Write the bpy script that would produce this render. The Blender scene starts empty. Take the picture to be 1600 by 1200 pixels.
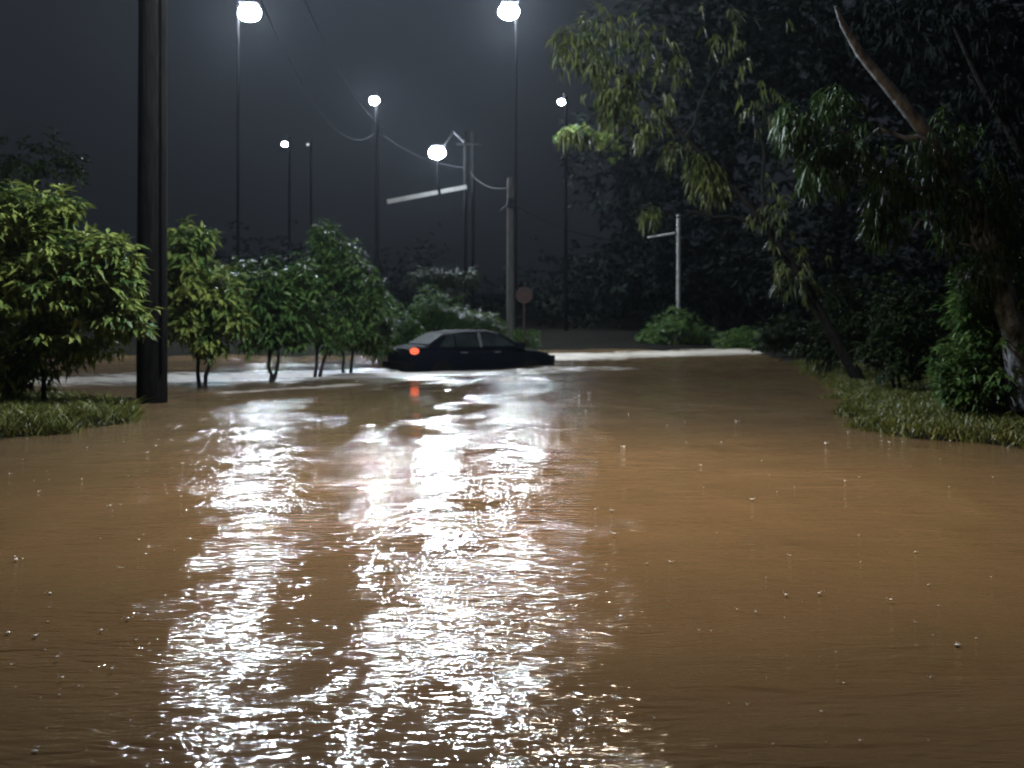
import bpy, bmesh, math, random
import numpy as np
from mathutils import Vector, Matrix
rnd = random.Random(7)
RS = np.random.RandomState(11)
sc = bpy.context.scene
COL = sc.collection
PI = math.pi
R = math.radians

# ------------------------------------------------------------------ camera, world, exposure
cam_d = bpy.data.cameras.new('camera'); cam = bpy.data.objects.new('camera', cam_d); COL.objects.link(cam)
cam.location = (0, 0, 1.6); cam.rotation_euler = (R(90), 0, 0)
cam_d.sensor_width = 36; cam_d.lens = 36*1700/1600; cam_d.shift_y = -112/1600
cam_d.clip_end = 1000; cam_d.clip_start = 0.05
cam_d.dof.use_dof = True; cam_d.dof.focus_distance = 6.5; cam_d.dof.aperture_fstop = 2.2
sc.camera = cam
w = bpy.data.worlds.new('World'); sc.world = w; w.use_nodes = True
bg = w.node_tree.nodes['Background']; bg.inputs[0].default_value = (0.66, 0.78, 1.0, 1); bg.inputs[1].default_value = 0.030
_n = w.node_tree.nodes; _l = w.node_tree.links                      # overcast night sky, a little lighter overhead than at the horizon
_g = _n.new('ShaderNodeNewGeometry'); _s = _n.new('ShaderNodeSeparateXYZ'); _r = _n.new('ShaderNodeMapRange'); _m = _n.new('ShaderNodeMix'); _m.data_type = 'RGBA'
_tc = _n.new('ShaderNodeTexCoord'); _l.new(_tc.outputs['Generated'], _s.inputs[0]); _n.remove(_g)
_r.inputs[1].default_value = .02; _r.inputs[2].default_value = .30; _l.new(_s.outputs[2], _r.inputs[0]); _l.new(_r.outputs[0], _m.inputs[0])
_m.inputs[6].default_value = (.26, .32, .38, 1); _m.inputs[7].default_value = (.66, .78, 1.0, 1); _l.new(_m.outputs[2], bg.inputs[0])
sc.view_settings.view_transform = 'Standard'; sc.view_settings.look = 'None'
sc.view_settings.exposure = 0.0; sc.view_settings.gamma = 1.0; sc.view_settings.use_curve_mapping = False
sc.cycles.sample_clamp_indirect = 6; sc.cycles.sample_clamp_direct = 0
sc.cycles.max_bounces = 6; sc.cycles.volume_bounces = 0; sc.cycles.transparent_max_bounces = 8
sc.cycles.use_denoising = True
sc.cycles.caustics_reflective = False; sc.cycles.caustics_refractive = False
HAZE = 0.00015
LAMP = 9.0

H0, VH, FP = 1.6, 488.0, 1700.0
def P(u, v, D):            # a point of the place seen at picture position u, v, at distance D
    return Vector(((u-800)*D/FP, D, H0+(VH-v)*D/FP))

# ------------------------------------------------------------------ materials
def mat(name, col, rough=0.6, metal=0.0, spec=0.5, noise=None, bump=0.0, bscale=30, trans=0.0, coat=0.0, stretch=(1,1,1)):
    m = bpy.data.materials.new(name); m.use_nodes = True
    nt = m.node_tree; b = nt.nodes['Principled BSDF']
    b.inputs['Base Color'].default_value = (*col, 1); b.inputs['Roughness'].default_value = rough
    b.inputs['Metallic'].default_value = metal; b.inputs['Specular IOR Level'].default_value = spec
    b.inputs['Coat Weight'].default_value = coat
    tc = nt.nodes.new('ShaderNodeTexCoord'); mp = nt.nodes.new('ShaderNodeMapping'); mp.inputs['Scale'].default_value = stretch
    nt.links.new(tc.outputs['Object'], mp.inputs[0])
    if noise:
        c2, sc_ = noise
        n = nt.nodes.new('ShaderNodeTexNoise'); n.inputs['Scale'].default_value = sc_; n.inputs['Detail'].default_value = 5
        nt.links.new(mp.outputs[0], n.inputs['Vector'])
        mx = nt.nodes.new('ShaderNodeMix'); mx.data_type = 'RGBA'
        mx.inputs[6].default_value = (*col, 1); mx.inputs[7].default_value = (*c2, 1)
        cr = nt.nodes.new('ShaderNodeMapRange'); cr.inputs[1].default_value = .35; cr.inputs[2].default_value = .65
        nt.links.new(n.outputs[0], cr.inputs[0]); nt.links.new(cr.outputs[0], mx.inputs[0]); nt.links.new(mx.outputs[2], b.inputs['Base Color'])
    if bump:
        n2 = nt.nodes.new('ShaderNodeTexNoise'); n2.inputs['Scale'].default_value = bscale; n2.inputs['Detail'].default_value = 6
        nt.links.new(mp.outputs[0], n2.inputs['Vector'])
        bp = nt.nodes.new('ShaderNodeBump'); bp.inputs['Strength'].default_value = bump; bp.inputs['Distance'].default_value = 0.03
        nt.links.new(n2.outputs[0], bp.inputs['Height']); nt.links.new(bp.outputs[0], b.inputs['Normal'])
    return m
def emit(name, col, s):
    m = bpy.data.materials.new(name); m.use_nodes = True
    nt = m.node_tree; nt.nodes.remove(nt.nodes['Principled BSDF'])
    e = nt.nodes.new('ShaderNodeEmission'); e.inputs[0].default_value = (*col, 1); e.inputs[1].default_value = s
    nt.links.new(e.outputs[0], nt.nodes['Material Output'].inputs[0]); return m
def leafmat(name, a, b_, rough=0.42, scale=1.3, tr=0.25, spec=.3):
    m = bpy.data.materials.new(name); m.use_nodes = True
    nt = m.node_tree; b = nt.nodes['Principled BSDF']; out = nt.nodes['Material Output']
    at = nt.nodes.new('ShaderNodeAttribute'); at.attribute_name = 'tone'
    n = nt.nodes.new('ShaderNodeTexNoise'); n.inputs['Scale'].default_value = scale; n.inputs['Detail'].default_value = 3
    tc = nt.nodes.new('ShaderNodeTexCoord'); nt.links.new(tc.outputs['Object'], n.inputs['Vector'])
    ad = nt.nodes.new('ShaderNodeMath'); ad.operation = 'ADD'; nt.links.new(at.outputs['Fac'], ad.inputs[0]); nt.links.new(n.outputs[0], ad.inputs[1])
    mr = nt.nodes.new('ShaderNodeMapRange'); mr.inputs[1].default_value = .6; mr.inputs[2].default_value = 1.3
    nt.links.new(ad.outputs[0], mr.inputs[0])
    mx = nt.nodes.new('ShaderNodeMix'); mx.data_type = 'RGBA'; mx.inputs[6].default_value = (*a, 1); mx.inputs[7].default_value = (*b_, 1)
    nt.links.new(mr.outputs[0], mx.inputs[0]); nt.links.new(mx.outputs[2], b.inputs['Base Color'])
    b.inputs['Roughness'].default_value = rough; b.inputs['Specular IOR Level'].default_value = spec
    t = nt.nodes.new('ShaderNodeBsdfTranslucent'); nt.links.new(mx.outputs[2], t.inputs[0])
    ms = nt.nodes.new('ShaderNodeMixShader'); ms.inputs[0].default_value = tr
    nt.links.new(b.outputs[0], ms.inputs[1]); nt.links.new(t.outputs[0], ms.inputs[2]); nt.links.new(ms.outputs[0], out.inputs[0])
    return m
M = dict(
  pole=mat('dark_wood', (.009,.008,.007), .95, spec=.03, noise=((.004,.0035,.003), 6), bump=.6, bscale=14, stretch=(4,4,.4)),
  polepale=mat('weathered_wood', (.16,.155,.15), .8, spec=.1, noise=((.09,.085,.08), 5), bump=.5, bscale=14, stretch=(4,4,.5)),
  polegrey=mat('pale_grey_pole', (.26,.26,.25), .6, noise=((.18,.18,.17), 6)),
  steel=mat('galvanised_steel', (.02,.02,.024), .7, .1, .1, noise=((.04,.04,.045), 8), bump=.1),
  beam=mat('pale_painted_steel', (.62,.62,.60), .5, noise=((.5,.5,.48), 6), bump=.1),
  dark=mat('dark_metal', (.003,.003,.0035), .95, 0, .02, noise=((.002,.002,.002), 9)),
  cable=mat('wet_cable', (.006,.006,.007), .9, spec=.06, noise=((.004,.004,.005), 20)),
  ceramic=mat('ceramic_insulator', (.22,.12,.08), .25, noise=((.16,.09,.06), 20)),
  bark=mat('wet_bark', (.016,.014,.012), .8, spec=.1, noise=((.009,.008,.007), 9), bump=.8, bscale=18, stretch=(2,2,.6)),
  palebark=mat('pale_peeling_bark', (.27,.28,.30), .6, noise=((.06,.062,.065), 5), bump=.8, bscale=12, stretch=(2,2,.8)),
  paint=mat('dark_blue_car_paint', (.0035,.005,.009), .7, 0, .02, noise=((.005,.006,.01), 3)),
  tyre=mat('tyre_rubber', (.006,.006,.006), .9, spec=.05, noise=((.008,.008,.008), 20), bump=.3),
  rim=mat('alloy_rim', (.012,.012,.014), .6, .3, .2, noise=((.02,.02,.022), 12)),
  chrome=mat('bright_trim', (.6,.6,.62), .25, .8, noise=((.5,.5,.52), 12)),
  glass=mat('wet_car_glass', (.03,.04,.039), .6, spec=.03, noise=((.014,.018,.018), 3)),
  plastic=mat('black_plastic', (.005,.005,.006), .8, spec=.05, noise=((.007,.007,.008), 12)),
  signback=mat('rusty_sign_plate', (.10,.055,.04), .7, .1, noise=((.06,.036,.03), 7), bump=.2),
  plate=mat('number_plate_face', (.6,.6,.55), .5, noise=((.5,.5,.46), 10)),
  earth=mat('wet_earth', (.010,.008,.006), .95, spec=.05, noise=((.006,.007,.005), 1.2), bump=.7, bscale=6),
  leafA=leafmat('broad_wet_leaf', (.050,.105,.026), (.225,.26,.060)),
  leafB=leafmat('deep_green_leaf', (.030,.075,.022), (.105,.17,.038)),
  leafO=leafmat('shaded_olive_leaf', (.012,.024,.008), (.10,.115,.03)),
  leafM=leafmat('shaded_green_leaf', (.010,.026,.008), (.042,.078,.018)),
  leafG=leafmat('fresh_green_leaf', (.028,.085,.012), (.07,.14,.02), rough=.6, spec=.1),
  leafD=leafmat('dull_narrow_leaf', (.010,.019,.008), (.028,.045,.013), tr=.15, rough=.6, spec=.12),
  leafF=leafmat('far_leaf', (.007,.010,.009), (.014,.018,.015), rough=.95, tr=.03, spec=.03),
  grass=leafmat('wet_grass_blade', (.06,.08,.016), (.17,.165,.04), scale=2.5),
  splash=mat('splash_water', (.75,.76,.78), .12, noise=((.65,.66,.68), 30), spec=.8),
)
COLD, WARM = (.80,.90,1.0), (1.0,.82,.60)

# ------------------------------------------------------------------ mesh helpers
def mesh_from(name, V, F, m, parent=None, smooth=False, tone=None):
    me = bpy.data.meshes.new(name); me.from_pydata([tuple(v) for v in V], [], [tuple(f) for f in F]); me.update()
    if smooth: me.polygons.foreach_set('use_smooth', [True]*len(me.polygons))
    me.materials.append(m)
    o = bpy.data.objects.new(name, me); COL.objects.link(o)
    if parent is not None: o.parent = parent; o.matrix_parent_inverse = parent.matrix_world.inverted() if False else Matrix.Translation(-Vector(parent.location)) if parent.rotation_euler.z == 0 else o.matrix_parent_inverse
    return o
def mesh_np(name, V, loops, nper, m, parent=None, tone=None, smooth=False):
    me = bpy.data.meshes.new(name); nf = len(loops)//nper
    me.vertices.add(len(V)); me.vertices.foreach_set('co', np.ascontiguousarray(V, np.float32).ravel())
    me.loops.add(len(loops)); me.loops.foreach_set('vertex_index', np.ascontiguousarray(loops, np.int32))
    me.polygons.add(nf); me.polygons.foreach_set('loop_start', np.arange(nf, dtype=np.int32)*nper)
    if smooth: me.polygons.foreach_set('use_smooth', np.ones(nf, bool))
    me.update(calc_edges=True)
    if tone is not None:
        a = me.attributes.new('tone', 'FLOAT', 'POINT'); a.data.foreach_set('value', np.ascontiguousarray(tone, np.float32))
    me.materials.append(m)
    o = bpy.data.objects.new(name, me); COL.objects.link(o)
    if parent is not None: o.parent = parent; o.matrix_parent_inverse = Matrix.Translation(-Vector(parent.location))
    return o
def thing(name, label, cat, loc, group=None):
    o = bpy.data.objects.new(name, None); COL.objects.link(o); o.location = loc; o.empty_display_size = .2
    o['label'] = label; o['category'] = cat
    if group: o['group'] = group
    return o
def tag(o, label, cat, group=None):
    o['label'] = label; o['category'] = cat
    if group: o['group'] = group
    return o
class MB:                                       # collects shapes in world space
    def __init__(s): s.V = []; s.F = []
    def tube(s, pts, rad, n=10, cap=True):
        pts = [Vector(p) for p in pts]; b0 = len(s.V)
        if not hasattr(rad, '__len__'): rad = [rad]*len(pts)
        up = None
        for i, p in enumerate(pts):
            t = (pts[min(i+1, len(pts)-1)]-pts[max(i-1, 0)]).normalized()
            if up is None: up = Vector((1,0,0)) if abs(t.x) < .9 else Vector((0,0,1))
            a = (up - t*up.dot(t)).normalized(); b = t.cross(a); up = a
            for k in range(n):
                c, s_ = math.cos(2*PI*k/n), math.sin(2*PI*k/n)
                s.V.append(p + (a*c+b*s_)*rad[i])
        for i in range(len(pts)-1):
            for k in range(n):
                s.F.append((b0+i*n+k, b0+i*n+(k+1)%n, b0+(i+1)*n+(k+1)%n, b0+(i+1)*n+k))
        if cap: s.F.append(tuple(b0+k for k in range(n))[::-1]); s.F.append(tuple(b0+(len(pts)-1)*n+k for k in range(n)))
        return s
    def box(s, c, d, ax=None):                  # centre, full sizes, optional axes
        c = Vector(c); X, Y, Z = ax if ax else (Vector((1,0,0)), Vector((0,1,0)), Vector((0,0,1)))
        b = len(s.V)
        for z in (-.5,.5):
            for x, y in ((-.5,-.5),(.5,-.5),(.5,.5),(-.5,.5)):
                s.V.append(c+X*(x*d[0])+Y*(y*d[1])+Z*(z*d[2]))
        for f in ((3,2,1,0),(4,5,6,7),(0,1,5,4),(1,2,6,5),(2,3,7,6),(3,0,4,7)): s.F.append(tuple(b+i for i in f))
        return s
    def ball(s, c, r, nu=10, nv=6, z0=-1.0, z1=1.0, ax=(1,1,1)):
        c = Vector(c); b = len(s.V)
        for j in range(nv+1):
            zz = z0+(z1-z0)*j/nv; th = math.asin(max(-1, min(1, zz)))
            for k in range(nu):
                a = 2*PI*k/nu
                s.V.append(c+Vector((math.cos(a)*math.cos(th)*r*ax[0], math.sin(a)*math.cos(th)*r*ax[1], math.sin(th)*r*ax[2])))
        for j in range(nv):
            for k in range(nu): s.F.append((b+j*nu+k, b+j*nu+(k+1)%nu, b+(j+1)*nu+(k+1)%nu, b+(j+1)*nu+k))
        s.F.append(tuple(b+k for k in range(nu))[::-1]); s.F.append(tuple(b+nv*nu+k for k in range(nu)))
        return s
    def build(s, name, m, parent=None, smooth=True):
        V = s.V; 
        o = mesh_from(name, V, s.F, m, parent, smooth)
        if smooth:
            try: o.data.set_sharp_from_angle(angle=R(40))
            except Exception: pass
        return o
def wob(a, b, n, amp, seed):
    r = random.Random(seed); out = []
    for i in range(n+1):
        t = i/n; p = Vector(a).lerp(Vector(b), t)
        if 0 < i < n: p += Vector([r.uniform(-amp, amp) for _ in range(3)])
        out.append(p)
    return out

# ------------------------------------------------------------------ terrain, water
def sstep(a, b, x): t = np.clip((x-a)/(b-a), 0, 1); return t*t*(3-2*t)
_ph = RS.uniform(0, 2*PI, 40); _th = RS.uniform(0, 2*PI, 40)
def rough_noise(x, y, lam, k0=0, n=8):
    s = 0
    for i in range(n):
        th = _th[(k0+i) % 40]; L = lam*(0.6+0.13*i)
        s = s+np.sin((x*np.cos(th)+y*np.sin(th))*2*PI/L+_ph[(k0+i*3) % 40])
    return s/n*1.6
def ground_h(x, y):
    x = np.asarray(x, float); y = np.asarray(y, float)
    h = -.55+0*x
    xr = np.interp(y, [0,11,12.6,13.8,15.5,18,22,33,44,60], [10,8.5,6.0,4.7,4.7,5.2,6.5,8.4,9.6,12]) + .35*rough_noise(x, y, 2.2, 3)
    h = h + .62*sstep(-.7, .5, x-xr) + .6*sstep(2, 9, x-xr)
    d = np.sqrt(((x+8.1)/2.9)**2+((y-15.9)/3.5)**2)+.12*rough_noise(x, y, 1.3, 9)
    h = np.maximum(h, -.55+.66*(1-sstep(.72, 1.15, d)))
    far = 46+.06*(x-4)+1.2*rough_noise(x, y*.3, 9, 14)
    far = np.where(x < -2, np.minimum(far, 39+1.2*rough_noise(x, y*.2, 9, 14)), far)
    h = np.maximum(h, -.55+.70*sstep(-2.0, 1.2, y-far)+.5*sstep(1, 10, y-far))
    h = h + 3.5*sstep(62, 150, y+.15*np.abs(x))+.04*rough_noise(x, y, .8, 20)
    h = h + 7*sstep(40, 130, np.abs(x))
    h = h + 6*sstep(25, 120, -y)
    return h
def axis(lo, hi, n, c, k):
    t = np.linspace(-1, 1, n); s = np.sinh(t*k)/np.sinh(k)
    return np.where(s < 0, c+s*(c-lo), c+s*(hi-c))
def grid(name, xs, ys, zf, m, **kw):
    X, Y = np.meshgrid(xs, ys); Z = zf(X, Y); nx, ny = len(xs), len(ys)
    V = np.stack([X, Y, Z], -1).reshape(-1, 3)
    i = (np.arange(ny-1)[:, None]*nx+np.arange(nx-1)[None]).ravel()
    L = np.stack([i, i+1, i+1+nx, i+nx], 1).ravel()
    return mesh_np(name, V, L, 4, m, smooth=True, **kw), X, Y, Z
g, _, _, _ = grid('ground', axis(-150, 150, 260, 0, 3.2), axis(-150, 160, 300, 16, 3.4), ground_h, M['earth'])
g['kind'] = 'structure'

def seg_d(X, Y, a, b):
    ax, ay = a; bx, by = b; L2 = (bx-ax)**2+(by-ay)**2
    t = np.clip(((X-ax)*(bx-ax)+(Y-ay)*(by-ay))/L2, 0, 1)
    return (X-ax-t*(bx-ax)), (Y-ay-t*(by-ay)), t
def ruffle(X, Y):          # calm pools among the wind ruffled water
    f = np.ones_like(X); n_ = rough_noise(X, Y*.6, 1.1, 30)
    for cx_, cy_, rx, ry, k in ((-2.0,20.0,1.5,6.6,.97),(-1.05,6.4,.35,1.1,.55),(-.55,7.6,.45,.6,.7),(-.95,4.7,.28,.45,.6),(-.30,4.35,.25,.5,.6),(-2.75,12.9,.35,1.2,.5),(-.2,12.3,.5,1.2,.45),(2.6,7,1.2,3,.3),(-.50,9.0,.45,.4,.6)):
        d = np.sqrt(((X-cx_)/rx)**2+((Y-cy_)/ry)**2)+.38*n_+.2*rough_noise(X, Y*.6, .45, 17)
        f = np.minimum(f, 1-k*(1-sstep(.45, 1.3, d)))
    return f
def water_h(X, Y):
    Z = np.zeros_like(X); RF = ruffle(X, Y)
    r2 = np.random.RandomState(5)
    dx = np.gradient(X, axis=1); dy = np.gradient(Y, axis=0); res = np.maximum(dx, dy)
    turb = .75+2.6*sstep(23, 32, Y)
    calm = .35+.65*sstep(-.5, .6, rough_noise(X, Y*.7, 3.6, 25))
    for i in range(64):
        lam = .22*(2.4/.22)**(r2.rand()); th = r2.normal(R(101), R(17)); ph = r2.uniform(0, 2*PI)
        slope = .0085*(1.0 if lam > .5 else .85)
        A = slope*lam/(2*PI)
        att = sstep(2.2, 4.5, lam/res)
        wx = X+.12*np.sin(Y*1.3+i); wy = Y+.12*np.sin(X*1.1+i*2)
        Z += A*att*turb*RF*np.where(lam < .7, calm, 1)*np.sin((wx*math.cos(th)+wy*math.sin(th))*2*PI/lam+ph)
    # standing ripples where the flood runs over the sunken kerb
    for a, b, amp, wd in (((-7.4,20.0),(-2.2,26.6),.030,.30), ((-2.2,26.4),(3.6,28.4),.022,.28), ((-8.6,24.5),(-3,31),.022,.35)):
        ex, ey, t = seg_d(X, Y, a, b); d = np.hypot(ex, ey)*np.sign(ey+1e-6)
        d = d+.15*rough_noise(X, Y, 1.4, 6)
        Z += amp*np.exp(-(d/wd)**2)*np.cos(d/wd*2.2)*(.6+.6*rough_noise(X, Y, 2.0, 12))
    # wake round the near pole
    ex, ey = X+6.42, Y-19.4; d = np.hypot(ex, ey)
    Z += .012*np.exp(-d/.7)*np.sin(d*14)
    return Z
mw = bpy.data.materials.new('muddy_flood_water'); mw.use_nodes = True
nt = mw.node_tree; b = nt.nodes['Principled BSDF']; LN = nt.links.new
def N(t, **k):
    n = nt.nodes.new(t)
    for a, v in k.items(): setattr(n, a, v)
    return n
geo = N('ShaderNodeNewGeometry')
def mapped(scale, rot):
    m_ = N('ShaderNodeMapping'); m_.inputs['Scale'].default_value = scale; m_.inputs['Rotation'].default_value = (0, 0, rot); LN(geo.outputs['Position'], m_.inputs[0]); return m_
def noise_n(vec, s, det=2, dist=0.0):
    n = N('ShaderNodeTexNoise'); n.inputs['Scale'].default_value = s; n.inputs['Detail'].default_value = det; n.inputs['Distortion'].default_value = dist
    LN(vec.outputs[0], n.inputs['Vector']); return n
n1 = noise_n(mapped((.30,1,1), R(-14)), 21, 3, .9)       # small ripples, long across the flow
n2 = noise_n(mapped((.27,1,1), R(-12)), 9, 2, .6)
n3 = noise_n(mapped((.32,1,1), R(-10)), 4.5, 2, .6)
nm = noise_n(mapped((1,.6,1), .4), .8, 2, .3)           # gusts: calm and ruffled patches
mr = N('ShaderNodeMapRange'); mr.inputs[1].default_value = .42; mr.inputs[2].default_value = .62; mr.inputs[3].default_value = .5; mr.inputs[4].default_value = 1.0; LN(nm.outputs[0], mr.inputs[0])
m1 = N('ShaderNodeMath', operation='MULTIPLY'); LN(n1.outputs[0], m1.inputs[0]); LN(mr.outputs[0], m1.inputs[1])
m0 = N('ShaderNodeMath', operation='MULTIPLY_ADD'); LN(n2.outputs[0], m0.inputs[0]); m0.inputs[1].default_value = 1.5; LN(n1.outputs[0], m0.inputs[2])
m2 = N('ShaderNodeMath', operation='MULTIPLY'); m00 = N('ShaderNodeMath', operation='MULTIPLY_ADD'); LN(n3.outputs[0], m00.inputs[0]); m00.inputs[1].default_value = 1.6; LN(m0.outputs[0], m00.inputs[2]); LN(m00.outputs[0], m2.inputs[0]); LN(mr.outputs[0], m2.inputs[1])
ra = N('ShaderNodeAttribute', attribute_name='ruffle'); m3 = N('ShaderNodeMath', operation='MULTIPLY'); LN(m2.outputs[0], m3.inputs[0]); LN(ra.outputs['Fac'], m3.inputs[1]); m2 = m3
bp = N('ShaderNodeBump'); bp.inputs['Strength'].default_value = 1.0; bp.inputs['Distance'].default_value = .0175
LN(m2.outputs[0], bp.inputs['Height']); LN(bp.outputs[0], b.inputs['Normal'])
nc = noise_n(mapped((1,1,1), 0), .5, 4, .5)
mx = N('ShaderNodeMix', data_type='RGBA'); mx.inputs[6].default_value = (.112,.073,.038,1); mx.inputs[7].default_value = (.145,.093,.047,1)
LN(nc.outputs[0], mx.inputs[0])
at = N('ShaderNodeAttribute', attribute_name='foam')
nf = noise_n(mapped((.35,1.4,1), R(-8)), 3.5, 6, 1.2)
mf = N('ShaderNodeMath', operation='ADD'); LN(nf.outputs[0], mf.inputs[0]); LN(at.outputs['Fac'], mf.inputs[1])
mrf = N('ShaderNodeMapRange'); mrf.inputs[1].default_value = .95; mrf.inputs[2].default_value = 1.4; LN(mf.outputs[0], mrf.inputs[0])
mxf = N('ShaderNodeMix', data_type='RGBA'); LN(mrf.outputs[0], mxf.inputs[0]); LN(mx.outputs[2], mxf.inputs[6]); mxf.inputs[7].default_value = (.58,.52,.44,1)
LN(mxf.outputs[2], b.inputs['Base Color'])
mrr = N('ShaderNodeMapRange'); mrr.inputs[3].default_value = .05; mrr.inputs[4].default_value = .6; LN(mrf.outputs[0], mrr.inputs[0]); LN(mrr.outputs[0], b.inputs['Roughness'])
b.inputs['IOR'].default_value = 1.333
wo, X, Y, Z = grid('flood_water', axis(-60, 60, 760, 0, 3.0), np.concatenate([np.linspace(-20, .5, 30), .6*(62/.6)**np.linspace(0, 1, 860)]), water_h, mw)
foam = np.zeros_like(X)
rf_ = wo.data.attributes.new('ruffle', 'FLOAT', 'POINT'); rf_.data.foreach_set('value', ruffle(X, Y).astype(np.float32).ravel())
ex, ey, t = seg_d(X, Y, (.2, 37.5), (9.3, 44.5)); foam += 1.0*np.exp(-(np.hypot(ex, ey)/3.0)**2)
ex, ey, t = seg_d(X, Y, (-2.6, 28.6), (3.0, 31)); foam += .60*np.exp(-(np.hypot(ex, ey)/1.4)**2)
ex, ey, t = seg_d(X, Y, (-5.6, 21.6), (-3.6, 24.0)); foam += .62*np.exp(-(np.hypot(ex, ey)/.45)**2)
ex, ey, t = seg_d(X, Y, (-12, 25.0), (-4.5, 28)); foam += .80*np.exp(-(np.hypot(ex, ey)/3.2)**2)
ex, ey, t = seg_d(X, Y, (-7.0, 19.6), (-3.0, 21.5)); foam += .35*np.exp(-(np.hypot(ex, ey)/.5)**2)
a = wo.data.attributes.new('foam', 'FLOAT', 'POINT'); a.data.foreach_set('value', foam.astype(np.float32).ravel())
wo['kind'] = 'structure'; wo['label'] = 'rippled brown flood water over the road'

# ------------------------------------------------------------------ lamps and poles
def lamp_head(parent, p, out, size, strength, col, name='lamp_head'):
    p = Vector(p); out = Vector(out).normalized(); side = Vector((-out.y, out.x, 0)); up = Vector((0,0,1))
    h = MB(); h.box(p+up*size*.50, (size*.80, size*.5, size*.10), (out, side, up)); h.box(p+up*size*.60-out*size*.3, (size*.4, size*.3, size*.10), (out, side, up))
    ho = h.build(name, M['steel'], parent, False)
    l = MB().ball(p+up*size*.06, size*.5, 14, 8, -.999, .999, ax=(1.10,1.0,.86))
    lo = l.build('lens', emit('lit_lens', col, strength), ho if False else parent, True)
    return ho, lo
def insul(mb, p, s=.09):
    for k in range(3): mb.tube([p+Vector((0,0,k*s*.7)), p+Vector((0,0,k*s*.7+s*.35))], [s*.6, s*.45], 8)

# near utility pole
t = thing('utility_pole', 'thick dark timber utility pole standing in the flood between the left shrubs', 'utility pole', (-6.42, 19.4, -.5))
pb = Vector((-6.42, 19.4, -.5)); pt = Vector((-6.40, 19.4, 11.0))
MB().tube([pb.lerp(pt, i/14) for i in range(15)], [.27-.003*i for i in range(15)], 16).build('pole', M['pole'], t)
MB().tube([pb+Vector((.235,-.20,1.0)), Vector((-6.21,19.23,10.5))], .02, 8).build('conduit', M['dark'], t)
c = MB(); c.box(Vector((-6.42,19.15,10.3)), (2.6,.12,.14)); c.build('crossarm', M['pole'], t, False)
for dx in (-1.2,-.5,.5,1.2): ins = MB(); insul(ins, Vector((-6.42+dx,19.15,10.38))); ins.build('insulator', M['ceramic'], t)
l2 = Vector((-2.15, 16.6, 8.1))  # unseen lamp above the frame, placed to light the shrubs and near glitter
for lp, s, st in ((l2, .42, 320*LAMP),):
    MB().tube([Vector((-6.40,19.4,lp.z+.15)), Vector((-6.40,19.4,lp.z+.15)).lerp(lp+Vector((0,0,.35)), .5)+Vector((0,0,.18)), lp+Vector((-.15,0,.2))], [.045,.04,.035], 8).build('lamp_arm', M['steel'], t)
    lamp_head(t, lp, (.8,-.5,0), s, st, COLD)

def street_pole(label, base_uD, top_v, lamp_uv, size, strength, r=.14, m='dark', group='tall street lamp poles', col=COLD, cat='street lamp', extra=None, zb=-.5):
    u, D = base_uD; x = (u-800)*D/FP
    t = thing('street_lamp', label, cat, (x, D, zb), group)
    zt = H0+(VH-top_v)*D/FP
    MB().tube([Vector((x,D,zb+(zt-zb)*i/6)) for i in range(7)], [r*(1-.05*i) for i in range(7)], 10).build('pole', M[m], t)
    lp = P(lamp_uv[0], lamp_uv[1], D-.1)
    s_ = 1 if lp.x >= x else -1
    MB().tube([Vector((x,D,zt-.3)), Vector(((x+lp.x)/2, D-.05, max(zt, lp.z)+.1)), lp+Vector((-s_*size*.5,0,size*.35))], [.05,.045,.04], 8).build('lamp_arm', M['steel'], t)
    lamp_head(t, lp, (s_,0,0), size, strength, col)
    return t
street_pole('tall lamp mast with the biggest lamp, between the thick pole and the slim lamp pole', (372,46), 4, (390,22), .84, 150*LAMP, .075)
# pole with wooden lower part
D = 38; x = (798-800)*D/FP
t = thing('utility_pole', 'weathered timber pole standing behind the bonnet of the sunken car', 'utility pole', (x, D, -.3))
zt = H0+(VH-278)*D/FP
MB().tube([Vector((x,D,-.3+(zt+.3)*i/8)) for i in range(9)], [.155-.004*i for i in range(9)], 12).build('pole', M['polepale'], t)
MB().tube([Vector((x+.14,D-.1,.3)), Vector((x+.12,D-.1,zt-.8))], .03, 6).build('conduit', M['steel'], t)
MB().box(Vector((x+.02,D-.18,zt-.9)), (.26,.14,.36)).build('junction_box', M['steel'], t, False)
MB().tube(wob(Vector((x-.35,D-.2,zt-1.15)), Vector((x+.1,D-.1,zt-.75)), 3, .01, 3), .03, 6).build('bracket', M['steel'], t)
street_pole('tall lamp mast with a big lamp directly above the weathered timber pole', (806,54), 4, (795,20), .90, 170*LAMP, .075)
# pole with outrigger beam
D = 45; x = (733-800)*D/FP
t = thing('street_lamp', 'street lamp above a long pale slanting beam on a dark double pole', 'street lamp', (x, D, -.5))
zt = H0+(VH-205)*D/FP
for dx in (-.16, .16): MB().tube([Vector((x+dx,D,-.5+(zt+.5)*i/6)) for i in range(7)], .075, 8).build('pole', M['dark'], t)
a_ = P(606, 315, D-2.2); b_ = P(728, 292, D-.25); mid = a_.lerp(b_, .64)
ax = (b_-a_).normalized(); yy = Vector((0,0,1)).cross(ax).normalized(); zz = ax.cross(yy)
for p_, q_ in ((a_, mid-ax*.06), (mid+ax*.06, b_)): MB().box((p_+q_)/2, ((q_-p_).length, .12, .17), (ax,yy,zz)).build('beam', M['beam'], t, False)
MB().box(mid, (.12,.16,.22), (ax,yy,zz)).build('clamp', M['dark'], t, False)
MB().tube([mid+zz*.1, P(683, 252, D-1)], .03, 6).build('stay_rod', M['dark'], t)
lp = P(683, 240, D-1.0)
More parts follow.
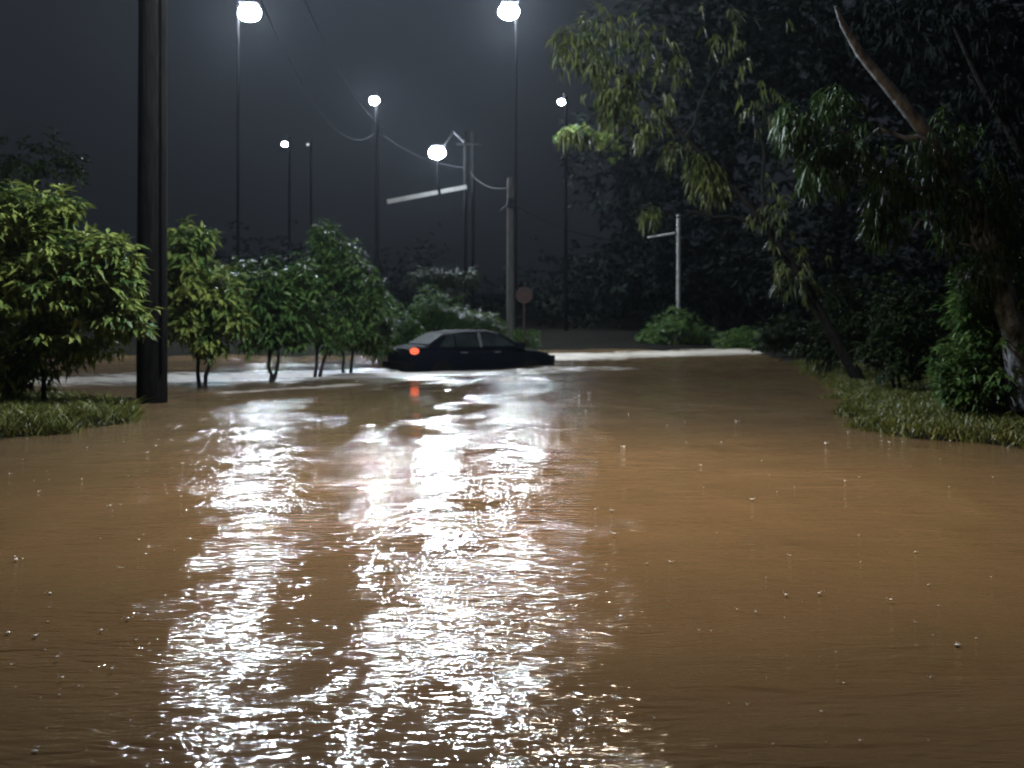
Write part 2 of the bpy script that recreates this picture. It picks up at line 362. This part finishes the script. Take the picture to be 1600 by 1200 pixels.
MB().tube([Vector((x-.16,D,zt-.5)), Vector(((x+lp.x)/2,D-.5,zt-.1)), lp+Vector((.2,.2,.25))], .04, 8).build('lamp_arm', M['steel'], t)
lamp_head(t, lp, (-1,-.5,0), .58, 120*LAMP, COLD)
MB().box(Vector((x,D-.1,zt-.55)), (1.0,.1,.1)).build('crossarm', M['dark'], t, False)
street_pole('slim dark lamp pole whose small bright lamp stands above the conical shrub', (589,50), 148, (585,158), .38, 280*LAMP, .12)
street_pole('distant lamp pole rising behind the near shrubs with a narrow oval light', (452,70), 214, (445,226), .34, 14*LAMP, .11)
street_pole('farthest lamp pole with a faint grey light, right of the oval light', (486,85), 220, (481,226), .20, 1.2, .11)
street_pole('lamp pole half hidden by the overhanging leaves, small lamp at their left', (884,56), 150, (877,160), .34, 16*LAMP, .11)
# thin pole on the right
D = 50; x = (1060-800)*D/FP
t = thing('utility_pole', 'slender pale bare pole rising out of the round bush across the water', 'utility pole', (x, D, 0))
MB().tube([Vector((x,D,0)), Vector((x,D,H0+(VH-335)*D/FP))], [.10,.085], 10).build('pole', M['polegrey'], t)
MB().tube([P(1055,364,D), P(1012,371,D-.2)], [.035,.03], 6).build('bracket', M['beam'], t)
# added warm lamp and pole outside the frame, to light near water and shrubs
t = thing('street_lamp', 'added warm lamp outside the frame, on a steel pole beside the near water', 'street lamp', (7.2, 10.5, -.3))
MB().tube([Vector((7.2,10.5,-.3)), Vector((7.2,10.5,7.6)), Vector((6.6,10.5,8.2)), Vector((1.2,10.5,8.5))], [.11,.08,.06,.05], 12).build('pole', M['steel'], t)
ho, lo = lamp_head(t, (.6,10.5,8.1), (-1,0,0), .5, 80, WARM)
sp = bpy.data.lights.new('added_warm_spot', 'SPOT'); so = bpy.data.objects.new('added_warm_spot', sp); COL.objects.link(so)  # added spot that makes the warm band across the near water
so.location = (.6,9.9,7.6); so.rotation_euler = (0,0,0); sp.energy = 4600; sp.color = WARM; sp.spot_size = R(96); sp.spot_blend = 1.0; sp.shadow_soft_size = .2
# round sign
D = 36; x = (819-800)*D/FP; z = H0+(VH-461)*D/FP
t = thing('round_sign', 'small round rusty sign on a thin post just right of the weathered timber pole', 'sign', (x, D, -.3))
MB().tube([Vector((x,D,z)), Vector((x,D-.02,z))], .28, 24).build('sign_plate', M['signback'], t)
MB().tube([Vector((x,D+.04,-.3)), Vector((x,D+.04,z+.2))], .03, 8).build('post', M['signback'], t)
# overhead wires
def wire(a, b, sag, label, r=.012):
    n = 24; pts = [Vector(a).lerp(Vector(b), i/n)-Vector((0,0,sag*4*(i/n)*(1-i/n))) for i in range(n+1)]
    o = MB().tube(pts, r, 5).build('power_line', M['cable']); tag(o, label, 'wire', 'sagging overhead wires')
TP = (589-800)*50/FP
wire((-5.1,19.15,10.6), (TP+.4,50,H0+(VH-200)*50/FP), 1.1, 'upper of the sagging wires from the near pole towards the slim lamp pole', .010)
wire((-5.8,19.15,10.6), (TP-.1,50,H0+(VH-207)*50/FP), 2.3, 'lower of the sagging wires from the near pole towards the slim lamp pole', .010)
wire(P(600,212,50), P(728,262,45), .3, 'short wire between the slim lamp pole and the double pole', .02)
wire(P(733,268,45), P(797,292,38), .3, 'short wire between the double pole and the weathered timber pole', .02)
wire(P(803,320,38), P(1058,364,50), .75, 'thin wire running right from the weathered pole to the slender pale pole', .02)

# ------------------------------------------------------------------ foliage
def rosettes(cl, n_per, leaf_l, leaf_w, droop, seed, k=7, spread=1.0, hang=False):
    """cl: list of (centre, (rx,ry,rz), weight). whorls of leaves through each clump -> V, loops, tone"""
    r = np.random.RandomState(seed); C = []; Od = []
    for c_, rad, wgt in cl:
        n = max(3, int(n_per*wgt))
        d = r.normal(size=(n,3)); d /= np.linalg.norm(d, axis=1)[:,None]
        q = r.rand(n)**.45*(1+.18*np.sin(d[:,0]*5+seed)+.14*np.sin(d[:,2]*7+d[:,1]*4+seed*2))
        C.append(np.array(c_)+d*q[:,None]*np.array(rad)); Od.append(d)
    C = np.concatenate(C); Od = np.concatenate(Od); nT = len(C)
    C = np.repeat(C, k, 0); Od = np.repeat(Od, k, 0); n = len(C)
    tw = np.repeat(r.rand(nT), k)
    ang = r.rand(n)*2*PI
    dirv = np.stack([np.cos(ang), np.sin(ang), np.full(n, .35)], 1)*spread+Od*.7+r.normal(size=(n,3))*.25
    dirv[:,2] -= droop*(.6+.8*r.rand(n))
    if hang: dirv = dirv*np.array([.5,.5,1])
    dirv /= np.linalg.norm(dirv, axis=1)[:,None]
    side = np.cross(dirv, np.array([0,0,1.])+r.normal(size=(n,3))*.35); side /= np.linalg.norm(side, axis=1)[:,None]+1e-9
    nrm = np.cross(side, dirv)
    L = leaf_l*(.4+.95*r.rand(n))[:,None]; W = leaf_w*(.7+.6*r.rand(n))[:,None]
    C = C+r.normal(size=(n,3))*leaf_l*.12
    B = C; Mi = C+dirv*L*.5-nrm*W*.18; Lf = C+dirv*L*.42+side*W*.5+nrm*W*.1; Rt = C+dirv*L*.42-side*W*.5+nrm*W*.1
    T = C+dirv*L-np.array([0,0,1.])*L*.22*(.5+r.rand(n))[:,None]
    V = np.stack([B, Lf, Mi, Rt, T], 1).reshape(-1, 3)
    i = np.arange(n)*5
    F = np.stack([i,i+2,i+1, i,i+3,i+2, i+1,i+2,i+4, i+2,i+3,i+4], 1).ravel()
    tone = np.repeat(np.clip(.5*tw+.5*r.rand(n), 0, 1), 5)
    return V, F, tone
def crown(parent, cl, n_per, ll, lw, m, seed, droop=.7, name='crown', k=7, **kw):
    V, F, tn = rosettes(cl, n_per, ll, lw, droop, seed, k, **kw)
    return mesh_np(name, V, F, 3, M[m], parent, tone=tn)
def E(u, v, D, ru, rv, rd, w=1.0):              # clump centred at picture position u, v, radii in picture pixels and metres deep
    return (tuple(P(u, v, D)), (ru*D/FP, rd, rv*D/FP), w)
def shrub(name, label, base, stems, clumps, n_per, ll, lw, m, seed, group=None, cat='shrub', droop=.7, k=7, bark='bark', rad=.05):
    t = thing(name, label, cat, base, group)
    for i, (a, bt) in enumerate(stems):
        mb = MB(); pts = wob(a, bt, 5, .05, seed+i); mb.tube(pts, [rad*(1-.13*j) for j in range(6)], 8)
        for j, (c_, rr, _) in enumerate(clumps):
            if j % len(stems) == i:
                q = pts[2+j % 3]; mb.tube(wob(q, Vector(c_), 4, .06, seed+j*7), [rad*.5*(1-.18*z_) for z_ in range(5)], 6)
        mb.build('trunk', M[bark], t)
    crown(t, clumps, n_per, ll, lw, m, seed, droop, k=k)
    return t
GL = 'shrubs standing in the flood on the left'
D=17
shrub('broadleaf_shrub', 'big yellow green broadleaf shrub at the far left edge with wet drooping leaves', P(70,640,D).xyz, 
  [(P(72,668,D), P(60,480,D)), (P(20,670,D+.3), P(10,430,D))],
  [E(40,340,D,62,50,.6,1.2), E(-40,380,D,80,90,.7,1.2), E(110,400,D,75,55,.6,1.2), E(60,450,D-.2,90,70,.7,1.6), E(160,440,D,55,60,.5,1), E(190,490,D,45,35,.4,.6),
   E(110,520,D,85,45,.6,1.2), E(30,560,D,80,60,.6,1.2), E(-50,520,D,80,90,.6,1), E(180,395,D-.1,26,26,.3,.3), E(95,325,D,22,30,.25,.25)], 170, .21, .062, 'leafA', 3, GL)
D=24
shrub('tall_tree', 'dim olive tree crown rising behind the big yellow green shrub', P(40,600,D+2).xyz, [(P(40,600,D+2), P(50,300,D+2))],
  [E(60,250,D+2,70,45,.8,1), E(0,280,D+2,60,50,.8,.8), E(115,275,D+2,22,38,.4,.3), E(30,380,D+2,110,80,.9,1)], 120, .20, .06, 'leafD', 5, None, 'tree')
D=23
shrub('broadleaf_shrub', 'yellow topped shrub directly right of the thick pole on twin thin stems', P(316,608,D).xyz,
  [(P(313,616,D), P(300,470,D)), (P(321,616,D+.05), P(335,480,D))],
  [E(292,385,D,38,38,.6,1), E(300,440,D,50,40,.7,1.2), E(345,465,D,48,45,.6,1), E(290,500,D,45,40,.6,1), E(330,528,D,30,34,.45,.5), E(245,430,D,40,60,.5,.8), E(365,500,D-.2,32,18,.3,.4), E(320,370,D,20,20,.3,.2)], 150, .25, .075, 'leafA', 13, GL)
D=25
shrub('broadleaf_shrub', 'lower mid green shrub in the middle of the row on one forked stem', P(422,602,D).xyz,
  [(P(420,606,D), P(425,520,D)), (P(424,606,D+.04), P(445,500,D))],
  [E(405,440,D,50,38,.7,1), E(440,470,D,45,50,.7,1), E(395,490,D,35,45,.6,.8), E(430,515,D,55,32,.6,1), E(470,440,D+.3,30,35,.5,.5)], 170, .24, .07, 'leafB', 23, GL)
D=27
shrub('broadleaf_shrub', 'tall dark conical shrub at the right end of the row with shiny tip', P(495,594,D).xyz,
  [(P(491,597,D), P(505,480,D)), (P(498,597,D), P(525,470,D))],
  [E(515,385,D,34,34,.5,.7), E(500,425,D,48,38,.7,1), E(545,425,D,48,45,.7,1), E(490,480,D,50,50,.7,1.1), E(560,480,D,48,48,.7,1.1), E(520,512,D,68,34,.8,1.2), E(500,365,D,18,22,.3,.2), E(590,460,D,18,28,.3,.25)], 200, .20, .06, 'leafB', 33, GL)
D=29
shrub('broadleaf_shrub', 'small dark shrub tucked behind the conical one, next to the sunken car', P(543,588,D).xyz,
  [(P(539,590,D), P(535,520,D)), (P(547,590,D), P(560,515,D))],
  [E(545,515,D,42,30,.6,1), E(580,522,D,34,34,.6,1), E(590,500,D,28,30,.5,.6)], 170, .2, .06, 'leafB', 43, GL)
GB = 'bushes behind the sunken car'
def bush(label, u, v, D, cl, n, ll, lw, m, seed, group=GB, droop=.6, cat='bush', k=7):
    bp_ = P(u, v, D); bp_.z = min(bp_.z, .1)
    return shrub('leafy_bush', label, bp_.xyz, [(bp_, Vector(cl[0][0])), (bp_+Vector((.1,.05,0)), Vector(cl[-1][0]))], cl, n, ll, lw, m, seed, group, cat, droop, k, rad=.035)
bush('bright green bush at the rear end of the sunken car', 622, 555, 34, [E(622,510,34,38,32,.7,1), E(600,535,34,36,34,.6,.8), E(645,530,34,25,25,.5,.6)], 190, .2, .06, 'leafG', 51)
bush('rounded olive green bush rising above the car roof', 678, 545, 36, [E(675,480,36,35,34,.7,1.1), E(678,515,36,55,34,.7,1.1), E(655,505,36,30,30,.6,.6), E(700,500,36,26,26,.5,.5)], 230, .15, .05, 'leafG', 53)
bush('dark arching sprays of foliage above the olive green bush', 700, 560, 39, [E(665,432,39,28,14,.4,.6), E(700,432,39,32,14,.4,.7), E(735,432,39,18,16,.3,.4), E(690,455,39,45,16,.4,.5), E(710,490,39,30,40,.5,.6)], 110, .24, .05, 'leafD', 57, droop=1.0)
bush('deep green arching bush over the car windscreen', 750, 560, 36, [E(735,505,36,35,22,.6,1), E(765,515,36,26,24,.5,.9), E(715,495,36,25,14,.4,.4), E(778,525,36,12,18,.3,.4)], 170, .26, .05, 'leafB', 61, droop=.9)
bush('small light green tuft beside the foot of the weathered pole', 820, 560, 37, [E(820,530,37,26,14,.4,1), E(815,545,37,34,14,.4,.9), E(800,540,37,15,16,.4,.5)], 150, .16, .03, 'leafG', 67, droop=-.2)
GF = 'bushes across the water on the right'
bush('round dark green bush at the foot of the slender pale pole', 1058, 545, 48.8, [E(1055,512,48.8,42,30,1.2,1.2), E(1025,528,49,32,22,1.0,.8), E(1092,528,49,30,24,1.0,.8), E(1060,500,48.8,20,18,.6,.3)], 230, .22, .06, 'leafB', 71, GF)
bush('low dark green bush at the right end of the bright water', 1160, 545, 47.5, [E(1140,535,47.5,30,14,.9,.7), E(1180,530,47,30,18,.9,.9), E(1165,525,48,25,14,.8,.5)], 200, .2, .06, 'leafB', 73, GF)
D=38
bush('dark bush with a few glinting leaves at the right shore', 1230, 545, D, [E(1225,515,D,34,30,.9,1), E(1260,525,D,36,28,.9,1), E(1200,532,D,22,18,.6,.5)], 180, .2, .06, 'leafD', 75, GF)
GR = 'dark shrubs along the right bank'
D=27
bush('low dark shrub under the leaning trunk on the right bank', 1290, 570, D, [E(1290,535,D,50,40,.9,1), E(1340,520,D,50,50,.9,1), E(1310,470,D,40,40,.8,.7)], 190, .2, .055, 'leafD', 77, GR)
D=21
bush('wide dark shrub in the middle of the right bank', 1400, 590, D, [E(1390,545,D,60,45,.9,1), E(1440,530,D,55,60,.9,1.1), E(1400,480,D,60,50,.9,.9)], 220, .18, .05, 'leafD', 79, GR)
D=16
bush('dense green shrub at the right edge above the grassy bank', 1560, 650, D, [E(1555,470,D,75,70,.7,1.2), E(1540,560,D,80,60,.7,1.2), E(1610,540,D,70,110,.7,1.4), E(1580,615,D,80,40,.6,1.2), E(1500,600,D,45,35,.5,.7), E(1510,490,D,28,40,.4,.4)], 240, .17, .05, 'leafB', 83, GR, k=7)

# leaning trees on the right
def tree(label, root, pathpts, rads, limbs, cl, n, ll, lw, m, seed, bark, droop=1.4, k=6, group=None, hang=True):
    t = thing('leaning_tree', label, 'tree', root, group)
    tr = MB().tube(pathpts, rads, 12).build('trunk', M[bark], t)
    for i, (q, r0) in enumerate(limbs):
        MB().tube(wob(q[0], q[1], 6, .10, seed+i), [r0*(1-.13*j) for j in range(7)], 8).build('limb', M[bark], t)
    crown(t, cl, n, ll, lw, m, seed, droop, k=k, hang=hang)
    return t
D=24
pth = [P(1345,600,D), P(1300,520,D), P(1255,440,D), P(1195,350,D), P(1140,285,D), P(1070,215,D), P(985,130,D-.3), P(920,80,D-.5)]
tree('overhanging tree whose thin trunk leans left over the water', pth[0].xyz, pth, [.15,.12,.10,.08,.065,.05,.035,.02],
  [((pth[4], P(1110,250,D)), .05), ((pth[3], P(1030,330,D)), .05), ((pth[5], P(1130,90,D)), .05), ((pth[3], P(1180,160,D)), .06), ((pth[6], P(900,205,D-1)), .03)],
  [E(885,70,D-.6,28,32,.4,.5), E(925,95,D-.5,38,40,.5,.6), E(965,140,D-.4,40,45,.5,.9), E(960,165,D-.5,30,28,.4,.6), E(1010,190,D-.3,36,36,.5,.5), E(940,40,D,45,35,.5,.4), E(1000,70,D,50,50,.6,.35), E(1040,120,D,40,50,.6,.3), E(900,208,D-1,32,10,.25,.35),
   E(1100,270,D,32,34,.4,1.0), E(1112,290,D-.1,24,22,.3,.5), E(1018,335,D,20,16,.3,.35), E(1060,240,D,40,20,.4,.3),
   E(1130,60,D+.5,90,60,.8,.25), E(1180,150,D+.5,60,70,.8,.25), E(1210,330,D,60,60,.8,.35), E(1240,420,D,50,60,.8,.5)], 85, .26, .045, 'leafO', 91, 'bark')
D=15.5
pth = [P(1600,640,D), P(1585,520,D), P(1545,380,D), P(1490,270,D), P(1450,212,D-.2), P(1400,150,D-.4), P(1345,85,D-.6), P(1318,40,D-.8), P(1305,10,D-.9)]
tree('nearer tree with a pale peeling trunk slanting across the upper right', pth[0].xyz, pth, [.20,.18,.15,.12,.105,.085,.065,.045,.018],
  [((pth[4], P(1290,210,D)), .04), ((pth[3], P(1380,320,D)), .05), ((pth[3], P(1420,370,D-.2)), .04), ((pth[2], P(1500,380,D-.5)), .05)],
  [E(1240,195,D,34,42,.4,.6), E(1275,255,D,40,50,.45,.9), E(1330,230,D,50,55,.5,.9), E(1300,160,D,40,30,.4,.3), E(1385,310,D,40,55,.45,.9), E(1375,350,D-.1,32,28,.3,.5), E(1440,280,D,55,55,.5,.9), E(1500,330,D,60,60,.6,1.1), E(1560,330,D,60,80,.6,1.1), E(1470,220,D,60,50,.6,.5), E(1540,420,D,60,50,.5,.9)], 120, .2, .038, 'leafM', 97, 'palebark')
D=17
pth = [P(1700,660,D), P(1660,420,D), P(1615,280,D), P(1575,200,D), P(1530,125,D), P(1490,40,D)]
tree('darker tree at the top right corner with a thin slanting trunk', pth[0].xyz, pth, [.16,.13,.09,.065,.05,.03],
  [((pth[2], P(1540,60,D)), .04)],
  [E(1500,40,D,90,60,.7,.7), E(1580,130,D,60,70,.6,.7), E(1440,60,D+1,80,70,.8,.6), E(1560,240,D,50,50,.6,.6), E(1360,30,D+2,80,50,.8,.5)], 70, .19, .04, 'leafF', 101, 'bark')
GT = 'tall dark trees beyond the right bank'
for i, (u0, D, lab, cl_) in enumerate((
  (1120, 58, 'tall dark unlit tree beyond the slender pale pole', [E(1080,330,58,120,130,3,1), E(1130,180,58,130,120,3,1), E(1060,60,58,130,110,3,1), E(1180,20,58,120,120,3,1), E(980,250,58,90,110,3,.8), E(1150,430,58,110,80,3,.8), E(1000,420,58,90,70,3,.6)]),
  (1300, 50, 'tall dark unlit tree behind the leaning trunk', [E(1280,400,50,130,120,3,1), E(1330,230,50,140,130,3,1), E(1260,80,50,140,120,3,1), E(1390,40,50,130,130,3,1)]),
  (1500, 42, 'tall dark unlit tree filling the background at the right edge', [E(1480,420,42,150,140,3,1), E(1560,260,42,150,150,3,1), E(1480,90,42,150,130,3,1), E(1620,60,42,140,140,3,1), E(1640,420,42,140,140,3,1)]))):
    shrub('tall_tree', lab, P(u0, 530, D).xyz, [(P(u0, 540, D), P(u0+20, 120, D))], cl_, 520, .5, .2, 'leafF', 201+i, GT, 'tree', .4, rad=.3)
crown([o for o in bpy.data.objects if o.name == 'tall_tree.001' or o.name == 'tall_tree.002'][0], [E(905,205,55.2,24,11,.4,.8), E(882,212,55.3,15,7,.3,.3), E(938,214,55.8,26,14,.5,.6), E(960,230,56.5,22,20,.6,.6)], 70, .30, .11, 'leafA', 133, .9, name='lit_foliage')  # lamplight put into the colour: brighter leaf than the rest of the tree
# far wood
cl = []
for i in range(70):
    x_ = rnd.uniform(-55, 55); y_ = rnd.uniform(64, 84); hh = rnd.uniform(3.5, 6.5)
    gz = float(ground_h(x_, y_)); cl.append(((x_, y_, gz+hh*.45), (rnd.uniform(3,5), 2.5, hh*.55), hh/7))
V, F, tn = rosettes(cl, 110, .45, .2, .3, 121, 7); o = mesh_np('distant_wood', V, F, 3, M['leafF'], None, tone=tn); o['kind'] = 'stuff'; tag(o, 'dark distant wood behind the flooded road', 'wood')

# grass on the banks
def grass(name, n, box, label, seed, hgt=.08, zlo=-.06):
    r = np.random.RandomState(seed); x = r.uniform(box[0], box[1], n); y = r.uniform(box[2], box[3], n); z = ground_h(x, y)
    k = (z > zlo) & (z < .9); x, y, z = x[k], y[k], z[k]; n = len(x); z = np.maximum(z, -.05)
    th = r.rand(n)*2*PI; h = hgt*(.5+r.rand(n)); lean = r.normal(size=(n,2))*.9*h[:,None]
    w_ = .008+.006*r.rand(n); ca, sa = np.cos(th)*w_, np.sin(th)*w_
    b0 = np.stack([x-ca, y-sa, z-.02], 1); b1 = np.stack([x+ca, y+sa, z-.02], 1)
    m0 = np.stack([x-ca*.8+lean[:,0]*.4, y-sa*.8+lean[:,1]*.4, z+h*.6], 1); m1 = np.stack([x+ca*.8+lean[:,0]*.4, y+sa*.8+lean[:,1]*.4, z+h*.6], 1)
    tp = np.stack([x+lean[:,0], y+lean[:,1], z+h], 1)
    V = np.stack([b0,b1,m1,m0,tp], 1).reshape(-1,3); i = np.arange(n)*5
    F = np.stack([i,i+1,i+2, i,i+2,i+3, i+3,i+2,i+4], 1).ravel()
    o = mesh_np(name, V, F, 3, M['grass'], None, tone=np.repeat(r.rand(n), 5)); o['kind'] = 'stuff'; o['label'] = label; o['category'] = 'grass'
grass('bank_grass', 90000, (4.0, 12, 11, 34), 'short wet grass on the right bank at the water edge', 5)
grass('verge_grass', 30000, (-12, -4.8, 11.5, 19), 'wet grass on the low verge under the left shrub', 6, .13)

# ------------------------------------------------------------------ sunken car
CA = math.atan2(2.5, 4.4); CL = Vector((-1.12, 31.2, -.37))
car = thing('parked_car', 'dark sedan stranded door deep in the flood behind the shrubs, tail light glowing', 'car', CL)
cx, sx = math.cos(CA), math.sin(CA)
def CW(x, y, z): return Vector((CL.x+x*cx-y*sx, CL.y+x*sx+y*cx, CL.z+z))
def cbuild(V, F, name, m, parent, smooth=True, sub=0):
    o = mesh_from(name, [CW(*v) for v in V], F, m, None, smooth)
    o.parent = parent; o.matrix_parent_inverse = Matrix.Translation(-CL)
    if smooth:
        try: o.data.set_sharp_from_angle(angle=R(38))
        except Exception: pass
    return o
ST = [(-2.36,.42,.80,.70),(-2.30,.30,.98,.80),(-2.05,.22,1.06,.87),(-1.5,.20,1.08,.90),(-.8,.20,1.02,.91),(0,.20,.99,.91),(.8,.20,.97,.91),(1.25,.20,.95,.90),(1.7,.21,.90,.87),(2.1,.25,.82,.80),(2.32,.34,.70,.70)]
V = []; F = []; ring = 16
for (x_, zb, zt_, hw) in ST:
    for k in range(ring):
        a = 2*PI*(k+.5)/ring; c_, s_ = math.cos(a), math.sin(a)
        e = .45; yy_ = hw*math.copysign(abs(c_)**e, c_); zz_ = (zb+zt_)/2+(zt_-zb)/2*math.copysign(abs(s_)**e, s_)
        V.append((x_, yy_, zz_))
for i in range(len(ST)-1):
    for k in range(ring): F.append((i*ring+k, (i+1)*ring+k, (i+1)*ring+(k+1)%ring, i*ring+(k+1)%ring))
F.append(tuple(range(ring))); F.append(tuple((len(ST)-1)*ring+k for k in range(ring))[::-1])
cbuild(V, F, 'body', M['paint'], car)
# cabin
CS = [(-1.75,1.05,1.06,.76,.74),(-1.15,1.02,1.40,.80,.62),(-.6,1.0,1.47,.82,.62),(.1,.97,1.47,.82,.62),(.5,.97,1.41,.82,.62),(1.30,.93,.96,.78,.74)]
V = []; F = []
for (x_, zb, zt_, wb, wt) in CS: V += [(x_,-wb,zb-.03),(x_,-wt,zt_-.05),(x_,-wt*.8,zt_),(x_,wt*.8,zt_),(x_,wt,zt_-.05),(x_,wb,zb-.03)]
for i in range(len(CS)-1):
    for k in range(5): F.append((i*6+k, i*6+k+1, (i+1)*6+k+1, (i+1)*6+k))
cbuild(V, F, 'roof', M['paint'], car)
def panel(pts, name, m, off=.012, parent=car):
    pts = [Vector(p) for p in pts]; n = (pts[1]-pts[0]).cross(pts[-1]-pts[0]).normalized(); c_ = sum(pts, Vector())/len(pts)
    if n.dot(c_-Vector((0,0,.8))) < 0: n = -n
    V = [p+n*off for p in pts]+[p-n*.01 for p in pts]; k = len(pts)
    return cbuild(V, [tuple(range(k)), tuple(range(2*k-1, k-1, -1))]+[(i, k+i, k+(i+1)%k, (i+1)%k) for i in range(k)], name, m, parent, False)
def sideq(x0, x1, x2, x3, s):   # bottom x0..x1, top x3..x2
    def pt(x, z):                # y on the slanted side
        t_ = (z-.97)/.42; return (x, s*(.82-(.82-.62)*max(0, t_)), z)
    return [pt(x0, 1.02), pt(x1, 1.0), pt(x2, 1.36), pt(x3, 1.36)]
for s in (-1, 1):
    panel(sideq(-1.45,-.98,-.95,-1.12,s), 'quarter_window', M['glass'], .02)
    panel(sideq(-.92,-.22,-.22,-.90,s), 'side_window', M['glass'], .02)
    panel(sideq(-.12,.98,.40,-.12,s), 'side_window', M['glass'], .02)
    panel([(-.21,s*.815,1.0),(-.13,s*.815,1.0),(-.13,s*.635,1.40),(-.21,s*.635,1.40)], 'door_pillar', M['chrome'] if s < 0 else M['plastic'], .03)
    mb = [( .98, s*.93, 1.06)]; 
    V = [(1.0+dx_*.12, s*(.94+dy_*.10), 1.04+dz_*.08) for dx_ in (-1,1) for dy_ in (-1,1) for dz_ in (-1,1)]
    cbuild(V, [(0,1,3,2),(4,6,7,5),(0,4,5,1),(2,3,7,6),(0,2,6,4),(1,5,7,3)], 'wing_mirror', M['paint'], car, False)
    for hx in (-.75, .30):
        V = [(hx+dx_*.1, s*(.918+dy_*.014), .86+dz_*.016) for dx_ in (-1,1) for dy_ in (-1,1) for dz_ in (-1,1)]
        cbuild(V, [(0,1,3,2),(4,6,7,5),(0,4,5,1),(2,3,7,6),(0,2,6,4),(1,5,7,3)], 'door_handle', M['chrome'], car, False)
    for wx in (-1.4, 1.42):
        mbt = MB(); n_ = 20
        def ringv(y0, y1, r0): 
            V = []; F = []
            for yv, rv in ((y0, r0*.9), (y0+.02*s, r0), (y1-.02*s, r0), (y1, r0*.9)):
                for k in range(n_): V.append((wx+rv*math.cos(2*PI*k/n_), yv, .32+rv*math.sin(2*PI*k/n_)))
            for j in range(3):
                for k in range(n_): F.append((j*n_+k, j*n_+(k+1)%n_, (j+1)*n_+(k+1)%n_, (j+1)*n_+k))
            F += [tuple(range(n_)), tuple(range(3*n_, 4*n_))]; return V, F
        V, F = ringv(s*.72, s*.925, .33); wh = cbuild(V, F, 'wheel', M['tyre'], car)
        V, F = ringv(s*.80, s*.935, .20); cbuild(V, F, 'rim', M['rim'], wh)
panel([(1.27,-.72,.97),(1.27,.72,.97),(.53,.56,1.38),(.53,-.56,1.38)], 'windscreen', M['glass'], .02)
panel([(-1.72,-.70,1.08),(-1.72,.70,1.08),(-1.19,.56,1.37),(-1.19,-.56,1.37)], 'rear_window', M['glass'], .02)
tl_red = emit('lit_red_lens', (1.0,.15,.07), 1.5); tl_white = emit('lit_white_lens', (1.0,.85,.75), 4)
for s in (-1, 1):
    q_ = MB().ball((-2.20, s*.80, .92), .13, 12, 8, -.99, .99, ax=(1.0,.9,.72)); o_ = cbuild(q_.V, q_.F, 'tail_light', tl_red if s < 0 else M['signback'], car)
    if s < 0:
        q_ = MB().ball((-2.12, s*.90, .95), .07, 10, 8, -.99, .99); cbuild(q_.V, q_.F, 'reverse_light', tl_white, o_)
    cbuild([(x_, s*y_, z_) for x_ in (2.10,2.30) for y_ in (.52,.76) for z_ in (.56,.72)], [(0,1,3,2),(4,6,7,5),(0,4,5,1),(2,3,7,6),(0,2,6,4),(1,5,7,3)], 'headlight', M['glass'], car, False)
cbuild([(x_, y_, z_) for x_ in (-2.44,-2.2) for y_ in (-.84,.84) for z_ in (.36,.60)], [(0,1,3,2),(4,6,7,5),(0,4,5,1),(2,3,7,6),(0,2,6,4),(1,5,7,3)], 'rear_bumper', M['plastic'], car, False)

# ------------------------------------------------------------------ rain splashes
mb = MB()
pts = [(497,660),(583,667),(975,700),(1127,692),(1290,695),(1325,677),(1368,672),(1390,693),(1410,692),(1485,690),(1095,728),(1320,753),(930,798),(955,800),(960,837),(1047,880),(1430,865),(1228,932),(1280,930),(1392,940),(97,1062),(158,988),(175,1048),(55,997),(78,930),(25,878),(55,1178),(90,1030),(912,999),(970,966),(1235,870),(1175,783),(1450,916),(1495,1012),(200,970),(13,992),(60,770),(172,792),(285,725),(230,709),(15,742),(905,620),(920,616),(1150,660)]
for i in range(150): 
    u = rnd.uniform(-50, 1650); pts.append((u, 640+rnd.random()**1.2*540))
for i, (u, v) in enumerate(pts):
    D_ = H0*FP/(v-VH); c_ = Vector(((u-800)*D_/FP, D_, .004)); big = 1.0 if i < 44 else .45
    s_ = (.004+.005*rnd.random())*big*(1+D_*.06)
    mb.ball(c_+Vector((0,0,s_*.8)), s_, 6, 3, ax=(1.2,1.2,.9))
    for k in range(rnd.randint(2, 4)):
        a = rnd.random()*6.28; rr = s_*rnd.uniform(1.5, 3.5); mb.ball(c_+Vector((rr*math.cos(a), rr*math.sin(a), s_*rnd.uniform(.5, 2.5))), s_*rnd.uniform(.25,.5), 5, 3)
o = mb.build('rain_splashes', M['splash']); o['kind'] = 'stuff'; tag(o, 'small bright raindrop splashes on the brown water', 'splashes')

# ------------------------------------------------------------------ damp air
hz = MB().box((0, 5, 12.5), (320, 330, 34)).build('haze', M['earth'], None, False); hz['kind'] = 'stuff'
hz['label'] = 'thin damp night haze filling the whole place'
mh = bpy.data.materials.new('haze_air'); mh.use_nodes = True; nt = mh.node_tree; nt.nodes.remove(nt.nodes['Principled BSDF'])
pv = nt.nodes.new('ShaderNodeVolumePrincipled'); pv.inputs['Density'].default_value = HAZE; pv.inputs['Anisotropy'].default_value = .78
pv.inputs['Color'].default_value = (.80,.88,1.0,1); nt.links.new(pv.outputs[0], nt.nodes['Material Output'].inputs['Volume'])
hz.data.materials.clear(); hz.data.materials.append(mh)
